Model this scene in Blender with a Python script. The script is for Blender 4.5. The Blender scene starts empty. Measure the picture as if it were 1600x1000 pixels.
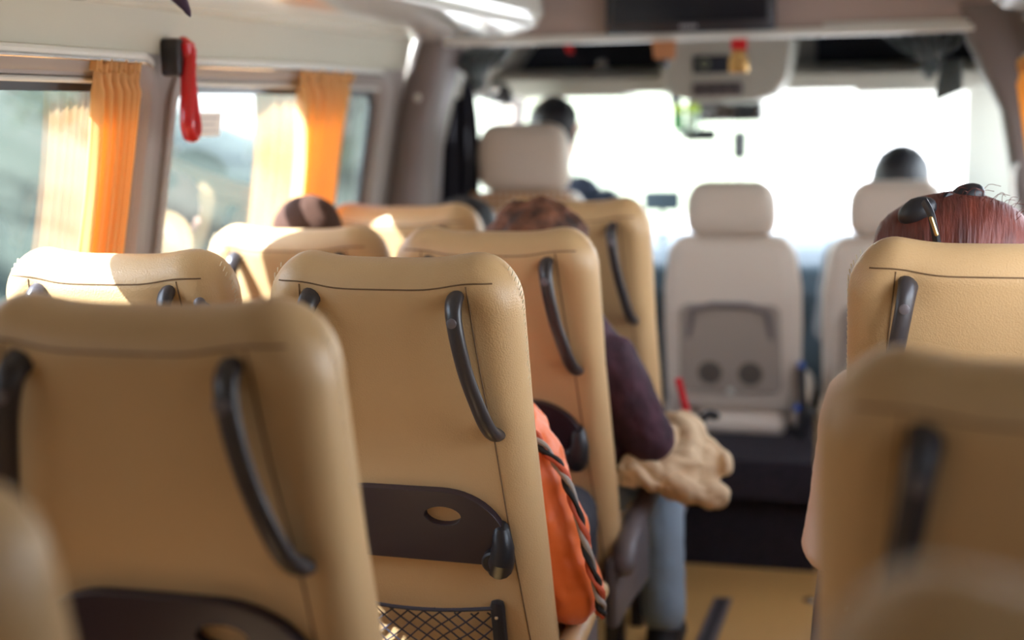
import bpy, bmesh, math, random
from mathutils import Vector, Matrix, noise as mnoise
from mathutils.geometry import tessellate_polygon
random.seed(7)
SC = bpy.context.scene
COL = SC.collection
PI = math.pi

# ------------------------------------------------------------------ camera
def cam_axes(vpx=1440., vpy=165., roll=0.025, f=2222.):
    d = Vector((vpx-800, vpy-500, f)).normalized()
    u = Vector((math.sin(roll), -math.cos(roll), 0)); u = (u-u.dot(d)*d).normalized()
    x = d.cross(u)
    return x, d, u                      # world X, Y, Z seen in camera (right, down, forward)
_x, _y, _z = cam_axes()
right = Vector((_x[0], _y[0], _z[0])); down = Vector((_x[1], _y[1], _z[1])); fwd = Vector((_x[2], _y[2], _z[2]))
cd = bpy.data.cameras.new('camera'); cam = bpy.data.objects.new('camera', cd); COL.objects.link(cam)
M = Matrix((right, -down, -fwd)).transposed().to_4x4(); M.translation = (0, 0, 1.42)
cam.matrix_world = M
cd.sensor_width = 36; cd.lens = 50; cd.clip_start = .05
cd.dof.use_dof = True; cd.dof.focus_distance = 2.42; cd.dof.aperture_fstop = 1.35
SC.camera = cam

# ------------------------------------------------------------------ light
SC.view_settings.view_transform = 'Standard'; SC.view_settings.look = 'None'
SC.view_settings.gamma = 1; SC.view_settings.use_curve_mapping = False
SC.view_settings.exposure = 1.25
w = bpy.data.worlds.new('sky'); SC.world = w; w.use_nodes = True
nt = w.node_tree; bg = nt.nodes['Background']
sky = nt.nodes.new('ShaderNodeTexSky'); sky.sky_type = 'NISHITA'; sky.sun_disc = False
sky.sun_elevation = math.radians(50); sky.sun_rotation = math.radians(240); sky.dust_density = 2.5; sky.ozone_density = .6
hs = nt.nodes.new('ShaderNodeHueSaturation'); hs.inputs['Saturation'].default_value = .35
nt.links.new(sky.outputs[0], hs.inputs['Color']); nt.links.new(hs.outputs[0], bg.inputs['Color'])
bg.inputs['Strength'].default_value = 1.3
sd = bpy.data.lights.new('sun', 'SUN'); sun = bpy.data.objects.new('sun', sd); COL.objects.link(sun)
sd.energy = 62; sd.angle = math.radians(.6); sd.color = (1, .96, .90)
SUN_DIR = Vector((.52, .45, -.75)).normalized()
sun.rotation_euler = SUN_DIR.to_track_quat('-Z', 'Y').to_euler(); sun.location = (-6, -3, 8)

# ------------------------------------------------------------------ materials
MATS = {}
def mat(name, color, rough=.5, metal=0., bump=None, var=None, spec=.5, sheen=0, trans=None, emit=None, coat=0):
    m = bpy.data.materials.new(name); m.use_nodes = True; n = m.node_tree; b = n.nodes['Principled BSDF']
    b.inputs['Base Color'].default_value = (*color, 1); b.inputs['Roughness'].default_value = rough
    b.inputs['Metallic'].default_value = metal; b.inputs['Specular IOR Level'].default_value = spec
    if sheen: b.inputs['Sheen Weight'].default_value = sheen
    if coat: b.inputs['Coat Weight'].default_value = coat; b.inputs['Coat Roughness'].default_value = .08
    if emit: b.inputs['Emission Color'].default_value = (*emit[0], 1); b.inputs['Emission Strength'].default_value = emit[1]
    tc = n.nodes.new('ShaderNodeTexCoord')
    if var:                                  # (scale, amount, second colour)
        t = n.nodes.new('ShaderNodeTexNoise'); t.inputs['Scale'].default_value = var[0]; t.inputs['Detail'].default_value = 5
        mp = n.nodes.new('ShaderNodeMapping'); n.links.new(tc.outputs['Object'], mp.inputs[0]); n.links.new(mp.outputs[0], t.inputs[0])
        if len(var) > 3: mp.inputs['Scale'].default_value = var[3]
        r = n.nodes.new('ShaderNodeValToRGB'); r.color_ramp.elements[0].position = .5-.5*var[1]; r.color_ramp.elements[1].position = .5+.5*var[1]
        r.color_ramp.elements[0].color = (*color, 1); r.color_ramp.elements[1].color = (*var[2], 1)
        n.links.new(t.outputs['Fac'], r.inputs[0]); n.links.new(r.outputs[0], b.inputs['Base Color'])
    if bump:                                 # (kind, scale, strength, distance[, stretch])
        if bump[0] == 'voronoi':
            t = n.nodes.new('ShaderNodeTexVoronoi'); out = t.outputs['Distance']
        elif bump[0] == 'wave':
            t = n.nodes.new('ShaderNodeTexWave'); out = t.outputs['Fac']; t.inputs['Distortion'].default_value = 2
        else:
            t = n.nodes.new('ShaderNodeTexNoise'); out = t.outputs['Fac']; t.inputs['Detail'].default_value = 4
        t.inputs['Scale'].default_value = bump[1]
        mp = n.nodes.new('ShaderNodeMapping'); n.links.new(tc.outputs['Object'], mp.inputs[0]); n.links.new(mp.outputs[0], t.inputs[0])
        if len(bump) > 4: mp.inputs['Scale'].default_value = bump[4]
        bn = n.nodes.new('ShaderNodeBump'); bn.inputs['Strength'].default_value = bump[2]; bn.inputs['Distance'].default_value = bump[3]
        n.links.new(out, bn.inputs['Height']); n.links.new(bn.outputs[0], b.inputs['Normal'])
    if trans:                                # thin cloth: light passes through
        o = n.nodes['Material Output']; tr = n.nodes.new('ShaderNodeBsdfTranslucent'); tr.inputs[0].default_value = (*trans[0], 1)
        mx = n.nodes.new('ShaderNodeMixShader'); mx.inputs[0].default_value = trans[1]
        n.links.new(b.outputs[0], mx.inputs[1]); n.links.new(tr.outputs[0], mx.inputs[2]); n.links.new(mx.outputs[0], o.inputs[0])
    MATS[name] = m; return m
def glass(name, tint, refl=.8):
    m = bpy.data.materials.new(name); m.use_nodes = True; n = m.node_tree; n.nodes.remove(n.nodes['Principled BSDF'])
    o = n.nodes['Material Output']; t = n.nodes.new('ShaderNodeBsdfTransparent'); t.inputs[0].default_value = (*tint, 1)
    g = n.nodes.new('ShaderNodeBsdfGlossy'); g.inputs['Roughness'].default_value = .02
    fr = n.nodes.new('ShaderNodeLayerWeight'); pw = n.nodes.new('ShaderNodeMath'); pw.operation = 'POWER'; pw.inputs[1].default_value = 4.
    ml = n.nodes.new('ShaderNodeMath'); ml.operation = 'MULTIPLY_ADD'; ml.inputs[1].default_value = refl; ml.inputs[2].default_value = .05 if refl < 1 else .13
    n.links.new(fr.outputs['Facing'], pw.inputs[0]); n.links.new(pw.outputs[0], ml.inputs[0])
    mx = n.nodes.new('ShaderNodeMixShader'); n.links.new(ml.outputs[0], mx.inputs[0])
    n.links.new(t.outputs[0], mx.inputs[1]); n.links.new(g.outputs[0], mx.inputs[2]); n.links.new(mx.outputs[0], o.inputs[0])
    MATS[name] = m; return m
LEATHER = mat('tan_leather', (.58, .36, .165), .42, bump=('voronoi', 330, .35, .0012), var=(9, .9, (.615, .39, .188)))
CABSEAT = mat('beige_vinyl', (.66, .56, .47), .5, bump=('noise', 220, .12, .001))
CUPM = mat('recess_shade', (.10, .08, .065), .6)  # darkened panel colour standing in for shade inside the cup recesses
CABPANEL = mat('taupe_plastic', (.34, .28, .235), .5)
SEAM = mat('seam_thread', (.16, .085, .035), .8)
STITCH = mat('pale_thread', (.75, .62, .42), .8)
HANDLE = mat('dark_grip_plastic', (.045, .036, .036), .33)
TRAY = mat('dark_tray_plastic', (.024, .014, .021), .36, bump=('noise', 500, .05, .001))
NETM = mat('net_cord', (.03, .025, .035), .8)
GREYP = mat('grey_brown_plastic', (.15, .125, .13), .42)
BLACKP = mat('black_plastic', (.016, .015, .018), .4)
CARPET = mat('black_carpet', (.012, .010, .014), 1, bump=('noise', 350, .8, .004), var=(60, .5, (.03, .022, .034)))
FLOORM = mat('tan_vinyl_floor', (.74, .42, .14), .5, bump=('noise', 90, .1, .002), var=(45, .6, (.66, .37, .12)))
WALLM = mat('wall_liner', (.36, .325, .30), .6, bump=('noise', 160, .1, .001))
LINER = mat('upper_liner', (.56, .54, .43), .6, bump=('noise', 160, .1, .001))
CEIL = mat('ceiling_liner', (.62, .60, .55), .7)
RACKM = mat('glossy_rack', (.94, .96, .86), .18, coat=.6)
PILLAR = mat('pillar_cover', (.20, .165, .155), .55, bump=('noise', 200, .1, .001))
BULK = mat('bulkhead_cloth', (.42, .33, .29), .8, bump=('noise', 300, .15, .001))
TRIMM = mat('pale_trim', (.70, .70, .64), .4)
CHROME = mat('satin_metal', (.72, .70, .66), .25, metal=1)
FRIT = mat('window_black', (.02, .018, .02), .3)
CURT = mat('orange_curtain', (.86, .57, .26), .75, trans=((1.0, .62, .16), .45), bump=('noise', 500, .15, .001))
TEAL = mat('dark_curtain', (.09, .12, .125), .6, bump=('noise', 120, .2, .002), sheen=.4)
NAVY = mat('navy_curtain', (.012, .012, .022), .8)
RED = mat('red_plastic', (.62, .015, .02), .28, coat=.4)
WHITEP = mat('white_paper', (.85, .85, .82), .6)
SCREEN = mat('screen_black', (.012, .013, .02), .12)
TVFRAME = mat('tv_frame', (.02, .02, .026), .3)
DASH = mat('dash_plastic', (.045, .075, .10), .5)
CONSOLE = mat('console_plastic', (.48, .47, .41), .5)
DARKREC = mat('blue_black', (.022, .027, .04), .8)  # blue-black for the shelf recess, cab ceiling and clock display
MIRRORM = mat('mirror_face', (.75, .78, .8), .04, metal=1)
GOLD = mat('gold_metal', (.75, .5, .2), .3, metal=1)
BROWNC = mat('brown_cloth', (.5, .22, .10), .8)
SKIN = mat('skin', (.62, .36, .25), .5)
EYEM = mat('eye', (.04, .03, .03), .2)
ORANGE = mat('orange_jacket_cloth', (.92, .17, .025), .5, bump=('noise', 60, .1, .004), sheen=.2)
VELVET = mat('plum_velvet', (.030, .010, .018), .85, bump=('noise', 30, .5, .01), var=(22, .35, (.075, .024, .04)))
KHAKI = mat('khaki_cloth', (.70, .50, .30), .8, bump=('noise', 40, .25, .006))
PINK = mat('pale_pink_cloth', (.92, .74, .64), .85, bump=('wave', 90, .35, .003))
NAVYC = mat('navy_cloth', (.02, .035, .07), .8)
BROWNJ = mat('brown_jumper', (.10, .06, .045), .9)
GREYC = mat('grey_cloth', (.15, .16, .18), .9)
DENIM = mat('light_denim', (.30, .38, .46), .9, bump=('noise', 300, .2, .001))
DARKT = mat('dark_trousers', (.03, .03, .04), .9)
SHOE = mat('dark_shoe', (.02, .018, .02), .5)
HAIRB = mat('brown_hair', (.035, .013, .008), .7, bump=('noise', 28, 1, .02), var=(16, .3, (.32, .12, .06)))
HAIRS = mat('short_hair', (.045, .020, .012), .8, spec=.15, bump=('noise', 160, .5, .004), var=(18, .5, (.08, .038, .024)))
HAIRD = mat('dark_hair', (.012, .012, .016), .5, bump=('noise', 120, .5, .004))
HAIRR = mat('auburn_hair', (.07, .013, .008), .55, bump=('noise', 60, .8, .006, (2.5, .3, .3)), var=(40, .4, (.17, .032, .016), (1, .15, .25)))
BEAD = mat('wooden_bead', (.55, .30, .13), .45)
LEAF = mat('leaf', (.018, .036, .012), .7, var=(1.2, .7, (.06, .09, .035)), trans=((.05, .08, .02), .3))
BARK = mat('bark', (.09, .06, .045), .9)
GRASSM = mat('grass', (.03, .045, .025), 1, var=(.8, .6, (.075, .085, .06)))
ROADM = mat('asphalt', (.11, .115, .13), .9, var=(3, .5, (.15, .15, .16)))
BODYM = mat('outer_body', (.7, .7, .7), .4)
SIDEGL = glass('tinted_glass', (.22, .26, .31), 2.4)
REARGL = glass('dark_rear_glass', (.07, .075, .08), .8)
RIGHTGL = glass('pale_tinted_glass', (.80, .82, .84), .8)
CLEARGL = glass('clear_glass', (.93, .97, .96), .8)
LENS = glass('dark_lens', (.05, .05, .06), .8)

# ------------------------------------------------------------------ mesh builder
class MB:
    def __init__(s): s.v = []; s.f = []
    def add(s, vs, fs):
        o = len(s.v); s.v += [tuple(v) for v in vs]; s.f += [tuple(i+o for i in f) for f in fs]; return s
    def box(s, x0, x1, y0, y1, z0, z1):
        return s.add([(x, y, z) for x in (x0, x1) for y in (y0, y1) for z in (z0, z1)],
                     [(0, 1, 3, 2), (4, 6, 7, 5), (0, 4, 5, 1), (2, 3, 7, 6), (0, 2, 6, 4), (1, 5, 7, 3)])
    def hexa(s, p):                       # 8 points: bottom ring 4, top ring 4
        return s.add(p, [(3, 2, 1, 0), (4, 5, 6, 7), (0, 1, 5, 4), (1, 2, 6, 5), (2, 3, 7, 6), (3, 0, 4, 7)])
    def rbox(s, c, h, r, n=5, fn=None):   # box with rounded edges; fn bends it
        r = min(r, *[a*.999 for a in h])
        for ax in range(3):
            for sg in (-1, 1):
                pts = []
                for i in range(n+1):
                    for j in range(n+1):
                        q = [0, 0, 0]; q[ax] = sg
                        def cl(k, i): # cluster samples in the corners
                            t = i/n*2-1; hh = h[k]; e = (hh-r)/hh
                            m = .5
                            return (t/m*e) if abs(t) <= m else math.copysign(e+(abs(t)-m)/(1-m)*(1-e), t)
                        q[(ax+1) % 3] = cl((ax+1) % 3, i); q[(ax+2) % 3] = cl((ax+2) % 3, j)
                        p = Vector([q[k]*h[k] for k in range(3)])
                        inn = Vector([max(-(h[k]-r), min(h[k]-r, p[k])) for k in range(3)])
                        d = p-inn; d = d.normalized() if d.length > 1e-9 else Vector()
                        p = inn+d*r
                        if fn: p = Vector(fn(*p))
                        pts.append(p+Vector(c))
                fs = []
                for i in range(n):
                    for j in range(n):
                        a = i*(n+1)+j; f = (a, a+n+1, a+n+2, a+1)
                        fs.append(f if sg > 0 else f[::-1])
                s.add(pts, fs)
        return s
    def loft(s, rings, closed=True, caps=True):
        n = len(rings[0]); vs = [p for r in rings for p in r]; fs = []
        for i in range(len(rings)-1):
            for j in range(n if closed else n-1):
                k = (j+1) % n; fs.append((i*n+j, i*n+k, (i+1)*n+k, (i+1)*n+j))
        if caps and closed: fs.append(tuple(range(n))[::-1]); fs.append(tuple((len(rings)-1)*n+j for j in range(n)))
        return s.add(vs, fs)
    def tube(s, path, rad, n=10, up=(0, 0, 1), flat=1., round_ends=False):
        path = [Vector(p) for p in path]
        if not isinstance(rad, (list, tuple)): rad = [rad]*len(path)
        rad = list(rad)
        if round_ends:
            t0 = (path[0]-path[1]).normalized(); t1 = (path[-1]-path[-2]).normalized(); r0, r1 = rad[0], rad[-1]
            a = [(path[0]+t0*r0*math.sin(k*PI/8), r0*math.cos(k*PI/8)) for k in (4, 3, 2, 1)]
            b = [(path[-1]+t1*r1*math.sin(k*PI/8), r1*math.cos(k*PI/8)) for k in (1, 2, 3, 4)]
            path = [p for p, _ in a]+path+[p for p, _ in b]; rad = [max(r, 1e-4) for _, r in a]+rad+[max(r, 1e-4) for _, r in b]
        rings = []; U = Vector(up)
        for i, p in enumerate(path):
            t = (path[min(i+1, len(path)-1)]-path[max(i-1, 0)]).normalized()
            a = U-t*U.dot(t)
            if a.length < 1e-3: a = Vector((1, 0, 0))-t*t.x
            a.normalize(); b = t.cross(a); U = a
            rings.append([p+(a*math.cos(q)*rad[i]*flat+b*math.sin(q)*rad[i]) for q in [2*PI*k/n for k in range(n)]])
        return s.loft(rings)
    def sphere(s, c, r, n=16, fn=None):
        if not isinstance(r, (list, tuple)): r = (r, r, r)
        rings = []
        for i in range(n//2+1):
            th = PI*i/(n//2); th = min(max(th, .02), PI-.02); ring = []
            for j in range(n):
                ph = 2*PI*j/n; d = Vector((math.sin(th)*math.cos(ph), math.sin(th)*math.sin(ph), -math.cos(th)))
                k = fn(d) if fn else 1
                ring.append((c[0]+d.x*r[0]*k, c[1]+d.y*r[1]*k, c[2]+d.z*r[2]*k))
            rings.append(ring)
        return s.loft(rings)
    def grid(s, fn, nu, nv):
        vs = [fn(i/nu, j/nv) for i in range(nu+1) for j in range(nv+1)]
        fs = [(i*(nv+1)+j, (i+1)*(nv+1)+j, (i+1)*(nv+1)+j+1, i*(nv+1)+j+1) for i in range(nu) for j in range(nv)]
        return s.add(vs, fs)
    def plate(s, loops, fn, d0, d1):      # flat shape with holes, thickened; fn(u, v, d) -> point
        for d, flip in ((d0, True), (d1, False)):
            tri = tessellate_polygon([[Vector((a, b, 0)) for a, b in L] for L in loops])
            vs = [fn(a, b, d) for L in loops for a, b in L]
            s.add(vs, [t[::-1] if flip else tuple(t) for t in tri])
        for L in loops:
            n = len(L)
            s.add([fn(a, b, d0) for a, b in L]+[fn(a, b, d1) for a, b in L], [(j, (j+1) % n, n+(j+1) % n, n+j) for j in range(n)])
        return s
    def xform(s, fn): s.v = [tuple(fn(Vector(p))) for p in s.v]; return s
    def build(s, name, m, parent=None, smooth=True, kind=None, weld=1e-5, angle=35):
        me = bpy.data.meshes.new(name); me.from_pydata(s.v, [], s.f)
        bm = bmesh.new(); bm.from_mesh(me)
        if weld: bmesh.ops.remove_doubles(bm, verts=bm.verts, dist=weld)
        bmesh.ops.recalc_face_normals(bm, faces=bm.faces)
        if smooth:
            for f in bm.faces: f.smooth = True
            for e in bm.edges:
                if len(e.link_faces) == 2 and e.calc_face_angle(0) > math.radians(angle): e.smooth = False
        bm.to_mesh(me); bm.free(); me.materials.append(m)
        o = bpy.data.objects.new(name, me); COL.objects.link(o)
        if parent: o.parent = parent
        if kind: o['kind'] = kind
        return o
def thing(name, label, cat, loc=(0, 0, 0), rz=0, group=None):
    o = bpy.data.objects.new(name, None); COL.objects.link(o); o.location = loc; o.rotation_euler.z = rz
    o.empty_display_size = .05
    return tag(o, label, cat, group)
def tag(o, label, cat, group=None):
    o['label'] = label; o['category'] = cat
    if group: o['group'] = group
    return o
def copy_tree(o, parent=None):
    c = o.copy(); COL.objects.link(c)
    if parent: c.parent = parent
    for ch in list(o.children): copy_tree(ch, c)
    return c
def arc(cx, cy, r, a0, a1, n=8, ry=None):
    return [(cx+r*math.cos(a0+(a1-a0)*i/n), cy+(ry or r)*math.sin(a0+(a1-a0)*i/n)) for i in range(n+1)]
def rrect(x0, x1, y0, y1, r, n=6):
    return arc(x1-r, y0+r, r, -PI/2, 0, n)+arc(x1-r, y1-r, r, 0, PI/2, n)+arc(x0+r, y1-r, r, PI/2, PI, n)+arc(x0+r, y0+r, r, PI, 1.5*PI, n)
def spline(pts, n=6):                     # Catmull-Rom through the points
    pts = [Vector(p) for p in pts]; out = []
    for i in range(len(pts)-1):
        p0, p1, p2, p3 = pts[max(i-1, 0)], pts[i], pts[i+1], pts[min(i+2, len(pts)-1)]
        for k in range(n):
            t = k/n
            out.append(.5*((2*p1)+(p2-p0)*t+(2*p0-5*p1+4*p2-p3)*t*t+(3*p1-p0-3*p2+p3)*t**3))
    return out+[pts[-1]]
def lerp(a, b, t): return a+(b-a)*t
def piece(x, pts):
    for (a, fa), (b, fb) in zip(pts, pts[1:]):
        if x <= b: return lerp(fa, fb, max(0, (x-a)/(b-a)))
    return pts[-1][1]

# ================================================================== the van shell
CX = -.615                                # centre line of the van
def wx(z, side):                          # inner face of the side wall at height z
    d = piece(z, [(0, 1.07), (.6, 1.07), (.95, 1.06), (1.1, 1.035), (1.55, .955), (1.64, .935), (1.78, .86), (1.9, .66), (1.96, .4)])
    return CX+side*d
YB, YF = -1.35, 4.30                      # back and front of the passenger saloon
WIN = [(-1.15, .12), (.34, 1.46), (1.64, 2.715), (2.86, 4.12)]
WZ0, WZ1 = .93, 1.505
b = MB().box(CX-1.10, CX+1.10, YB, 4.36, -.04, 0); b.build('floor', FLOORM, kind='structure', smooth=False)
def wall(side, name):
    b = MB()
    def blk(y0, y1, z0, z1):
        zs = [z0]+[z for z in (.9, 1.1, 1.55, 1.64, 1.78, 1.9) if z0 < z < z1]+[z1]
        for a, c in zip(zs, zs[1:]):
            xa, xc = wx(a, side), wx(c, side); t = .035*side
            b.hexa([(xa, y0, a), (xa+t, y0, a), (xa+t, y1, a), (xa, y1, a), (xc, y0, c), (xc+t, y0, c), (xc+t, y1, c), (xc, y1, c)])
    blk(YB, YF, 0, WZ0); blk(YB, YF, WZ1, 1.56)
    e = [YB]+[q for w_ in WIN for q in w_]+[YF]
    for i in range(0, len(e), 2): blk(e[i], e[i+1], WZ0, WZ1)
    b.build(name, WALLM, kind='structure', smooth=False)
    b = MB()                              # the lighter padded panel above the windows
    zs = [1.555, 1.60, 1.64, 1.70, 1.78, 1.86, 1.92, 1.96]
    b.grid(lambda u, v: (wx(lerp(1.555, 1.96, v), side)-side*.012, lerp(YB, YF-.03, u), lerp(1.555, 1.96, v)), 6, 16)
    b.grid(lambda u, v: (wx(lerp(1.555, 1.96, v), side)+side*.05, lerp(YB, YF-.03, u), lerp(1.555, 1.96, v)), 6, 16)
    b.add([(wx(1.555, side)-side*.012, YB, 1.555), (wx(1.555, side)-side*.012, YF-.03, 1.555), (wx(1.555, side)+side*.05, YF-.03, 1.555), (wx(1.555, side)+side*.05, YB, 1.555)], [(0, 1, 2, 3)])
    b.build('trim_1' if side < 0 else 'trim_2', LINER, kind='structure')
wall(-1, 'wall_left'); wall(1, 'wall_right')
b = MB()
for y0 in (YB,):
    xs = [-.66, -.4, 0, .4, .66]
    prof = [(wx(1.93, -1)-.05, 1.93)]+[(CX+q, 1.96-.06*(q/.7)**2+.01) for q in (-.6, -.45, -.3, -.15, 0, .15, .3, .45, .6)]+[(wx(1.93, 1)+.05, 1.93)]
    b.grid(lambda u, v: (prof[round(v*10)][0], lerp(YB, YF+.05, u), prof[round(v*10)][1]), 4, 10)
    b.grid(lambda u, v: (prof[round(v*10)][0], lerp(YB, YF+.05, u), prof[round(v*10)][1]+.06), 4, 10)
b.build('ceiling', CEIL, kind='structure')
# rear doors with two big panes
b = MB()
b.plate([[(wx(0, -1)-.06, 0), (wx(0, 1)+.06, 0), (wx(1.1, 1)+.06, 1.1), (wx(1.6, 1)+.06, 1.6), (wx(1.9, 1)+.06, 1.98), (wx(1.9, -1)-.06, 1.98), (wx(1.6, -1)-.06, 1.6), (wx(1.1, -1)-.06, 1.1)],
         rrect(CX-.88, CX-.05, .72, 1.72, .08), rrect(CX+.05, CX+.88, .72, 1.72, .08)], lambda u, v, d: (u, d, v), YB-.06, YB)
b.build('wall_back', WALLM, kind='structure')
for k, (x0, x1) in enumerate(((CX-.89, CX-.04), (CX+.04, CX+.89))):
    MB().plate([rrect(x0, x1, .71, 1.73, .08)], lambda u, v, d: (u, d, v), YB-.035, YB-.029).build('window_%d' % (9+k), REARGL, kind='structure')

# side windows: reveal, black glass border, tinted pane, small rail
def side_window(n, side, y0, y1):
    t = bpy.data.objects.new('window_%d' % n, None); COL.objects.link(t); t['kind'] = 'structure'
    gx = lambda z: wx(z, side)+side*.055
    def ring(off, dx): return [(wx(v, side)+side*dx, u, v) for u, v in rrect(y0-off, y1+off, WZ0-off, WZ1+off, .07+max(off, 0)*.6, 8)]
    b = MB(); b.loft([ring(.045, .0), ring(.043, -.012), ring(.034, -.016), ring(.016, -.012), ring(.004, .004), ring(-.004, .018), ring(-.006, .030)], caps=False)
    b.build('window_surround', WALLM, t)
    b = MB(); b.plate([rrect(y0-.02, y1+.02, WZ0-.02, WZ1+.02, .05), rrect(y0+.035, y1-.035, WZ0+.04, WZ1-.03, .035)], lambda u, v, d: (wx(v, side)+side*d, u, v), .020, .028)
    b.build('glass_border', FRIT, t)
    b = MB(); b.plate([rrect(y0-.015, y1+.015, WZ0-.015, WZ1+.015, .05)], lambda u, v, d: (wx(v, side)+side*d, u, v), .058, .058001)
    me = [f for f in b.f]; b.f = b.f[:len(b.f)//2-0]
    b2 = MB(); b2.grid(lambda u, v: (lerp(wx(WZ0-.01, side), wx(WZ1+.01, side), v)+side*.031, lerp(y0-.015, y1+.015, u), lerp(WZ0-.01, WZ1+.01, v)), 1, 1)
    b2.build('pane', REARGL if y1 < 1.5 else SIDEGL if side < 0 else RIGHTGL, t)
    b = MB(); b.tube([(wx(1.497, side)+side*.008, y, 1.497) for y in (y0+.0, y1)], .006, 8); b.build('top_strip', TRIMM, t)
    return t
k = 1
for side in (-1, 1):
    for y0, y1 in WIN: side_window(k, side, y0, y1); k += 1

# ================================================================== exterior
b = MB().box(-60, 60, -60, 120, -.72, -.70); b.build('ground', ROADM, kind='structure', smooth=False)
def bankz(x, y): return -.7+max(0, min(1, (-4.6-x)/7))*3.0+.25*mnoise.noise(Vector((x*.5, y*.35, 0)))*min(1, max(0, (-4.6-x)))
b = MB(); b.grid(lambda u, v: (lerp(-4.6, -30, u), lerp(-25, 70, v), bankz(lerp(-4.6, -30, u), lerp(-25, 70, v))), 30, 90)
b.build('ground_bank', GRASSM, kind='structure')
def shrub(x, y, h, r, label, n=900, trunk=True):
    t = thing('roadside_tree' if trunk else 'roadside_shrub', label, 'tree' if trunk else 'bush', (x, y, bankz(x, y)-.05), 0, None)
    rnd = random.Random(int(x*100+y*10)); b = MB(); cl = [(Vector((rnd.gauss(0, r*.45), rnd.gauss(0, r*.45), h*(.35+.6*rnd.random()))), r*rnd.uniform(.3, .6)) for _ in range(14)]
    for i in range(n):
        c, rr = cl[rnd.randrange(len(cl))]
        d = Vector((rnd.gauss(0, 1), rnd.gauss(0, 1), rnd.gauss(0, 1))).normalized(); p = c+d*rr*rnd.uniform(.6, 1)
        p.z = max(.05, p.z); q = rnd.uniform(.05, .11)
        a = Vector((rnd.gauss(0, 1), rnd.gauss(0, 1), rnd.gauss(0, 1))).normalized(); e = a.cross(d).normalized()
        m = p+a*q; nrm = a.cross(e)*q*.15
        b.add([p, p+a*q*.5+e*q*.45+nrm, m, p+a*q*.5-e*q*.45+nrm], [(0, 1, 2), (0, 2, 3)])
    b.build('foliage', LEAF, t, smooth=False, weld=0)
    b = MB()
    b.tube(spline([(0, 0, 0), (rnd.uniform(-.1, .1), .05, h*.3), (rnd.uniform(-.2, .2), -.05, h*.7)], 4), [.09-.006*i for i in range(9)], 8)
    for c, rr in cl[:7]: b.tube([(0, 0, h*.25), c*.6+Vector((0, 0, h*.1)), c], [.04, .025, .01], 6)
    b.build('trunk', BARK, t)
    return t

# ================================================================== passenger seat
H_BACK, TILT, HZ, T2 = .825, math.radians(13), .40, .058
HW1 = .229
def hw(z): return piece(z/H_BACK, [(0, .246), (.3, .239), (.6, .230), (1, HW1)])
def top_at(x): return H_BACK-.012+(.011)*math.exp(-((abs(x)-.162)/.055)**2)
RC = .085
def sdf(x, z):
    w_ = hw(z); qx = abs(x)-(w_-RC); qz = z-(top_at(x)-RC)
    d = RC-math.hypot(max(qx, 0), max(qz, 0))-min(max(qx, qz), 0)
    return max(0, d)
def surf(x, z, side):                     # side -1 rear face, +1 front face; back-frame depth
    d = sdf(x, z); r = .05 if side < 0 else .055
    e = math.sqrt(max(0, 1-(1-min(d/r, 1))**2))
    y = side*T2*e
    if side < 0:
        y += .006*math.exp(-((abs(x)-.132)/.035)**2-((z-.755)/.045)**2)        # pulled in around the grips
        y += .004*math.exp(-((abs(x)-.177)/.03)**2-((z-.505)/.04)**2)
        y -= .007*math.exp(-(x/.16)**4)*math.exp(-((z-.62)/.25)**2)
        y += .010*math.exp(-((z-.46)/.09)**2)*math.exp(-(x/.19)**4)
        pass
    else:
        y += .022*e*math.exp(-((abs(x)-.195)/.045)**2)
    return y
def bk(x, d, z):                          # back frame -> seat frame
    return Vector((x, d*math.cos(TILT)-z*math.sin(TILT), HZ+z*math.cos(TILT)+d*math.sin(TILT)))
def rear(x, z, out=0.): return bk(x, surf(x, z, -1)-out, z)
def make_backrest():
    b = MB(); N = 52; K = 64
    def pt(i, j, side):
        s = math.sin((i/N-.5)*PI); s = .55*s+.45*(i/N*2-1) if 0 < i < N else s
        t = j/K; t = 1-(1-t)**1.6
                # outline with round corners: shrink height near the edge
        ax = abs(s)*HW1; zt = top_at(ax)
        if ax > HW1-RC: zt -= RC-math.sqrt(max(0, RC*RC-(ax-(HW1-RC))**2))
        z = t*zt; x = s*hw(z)
        y = surf(x, z, side) if (0 < i < N and j < K) else 0.
        return bk(x, y, z)
    for side in (-1, 1):
        b.grid(lambda u, v: pt(round(u*N), round(v*K), side), N, K)
    return b
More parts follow.
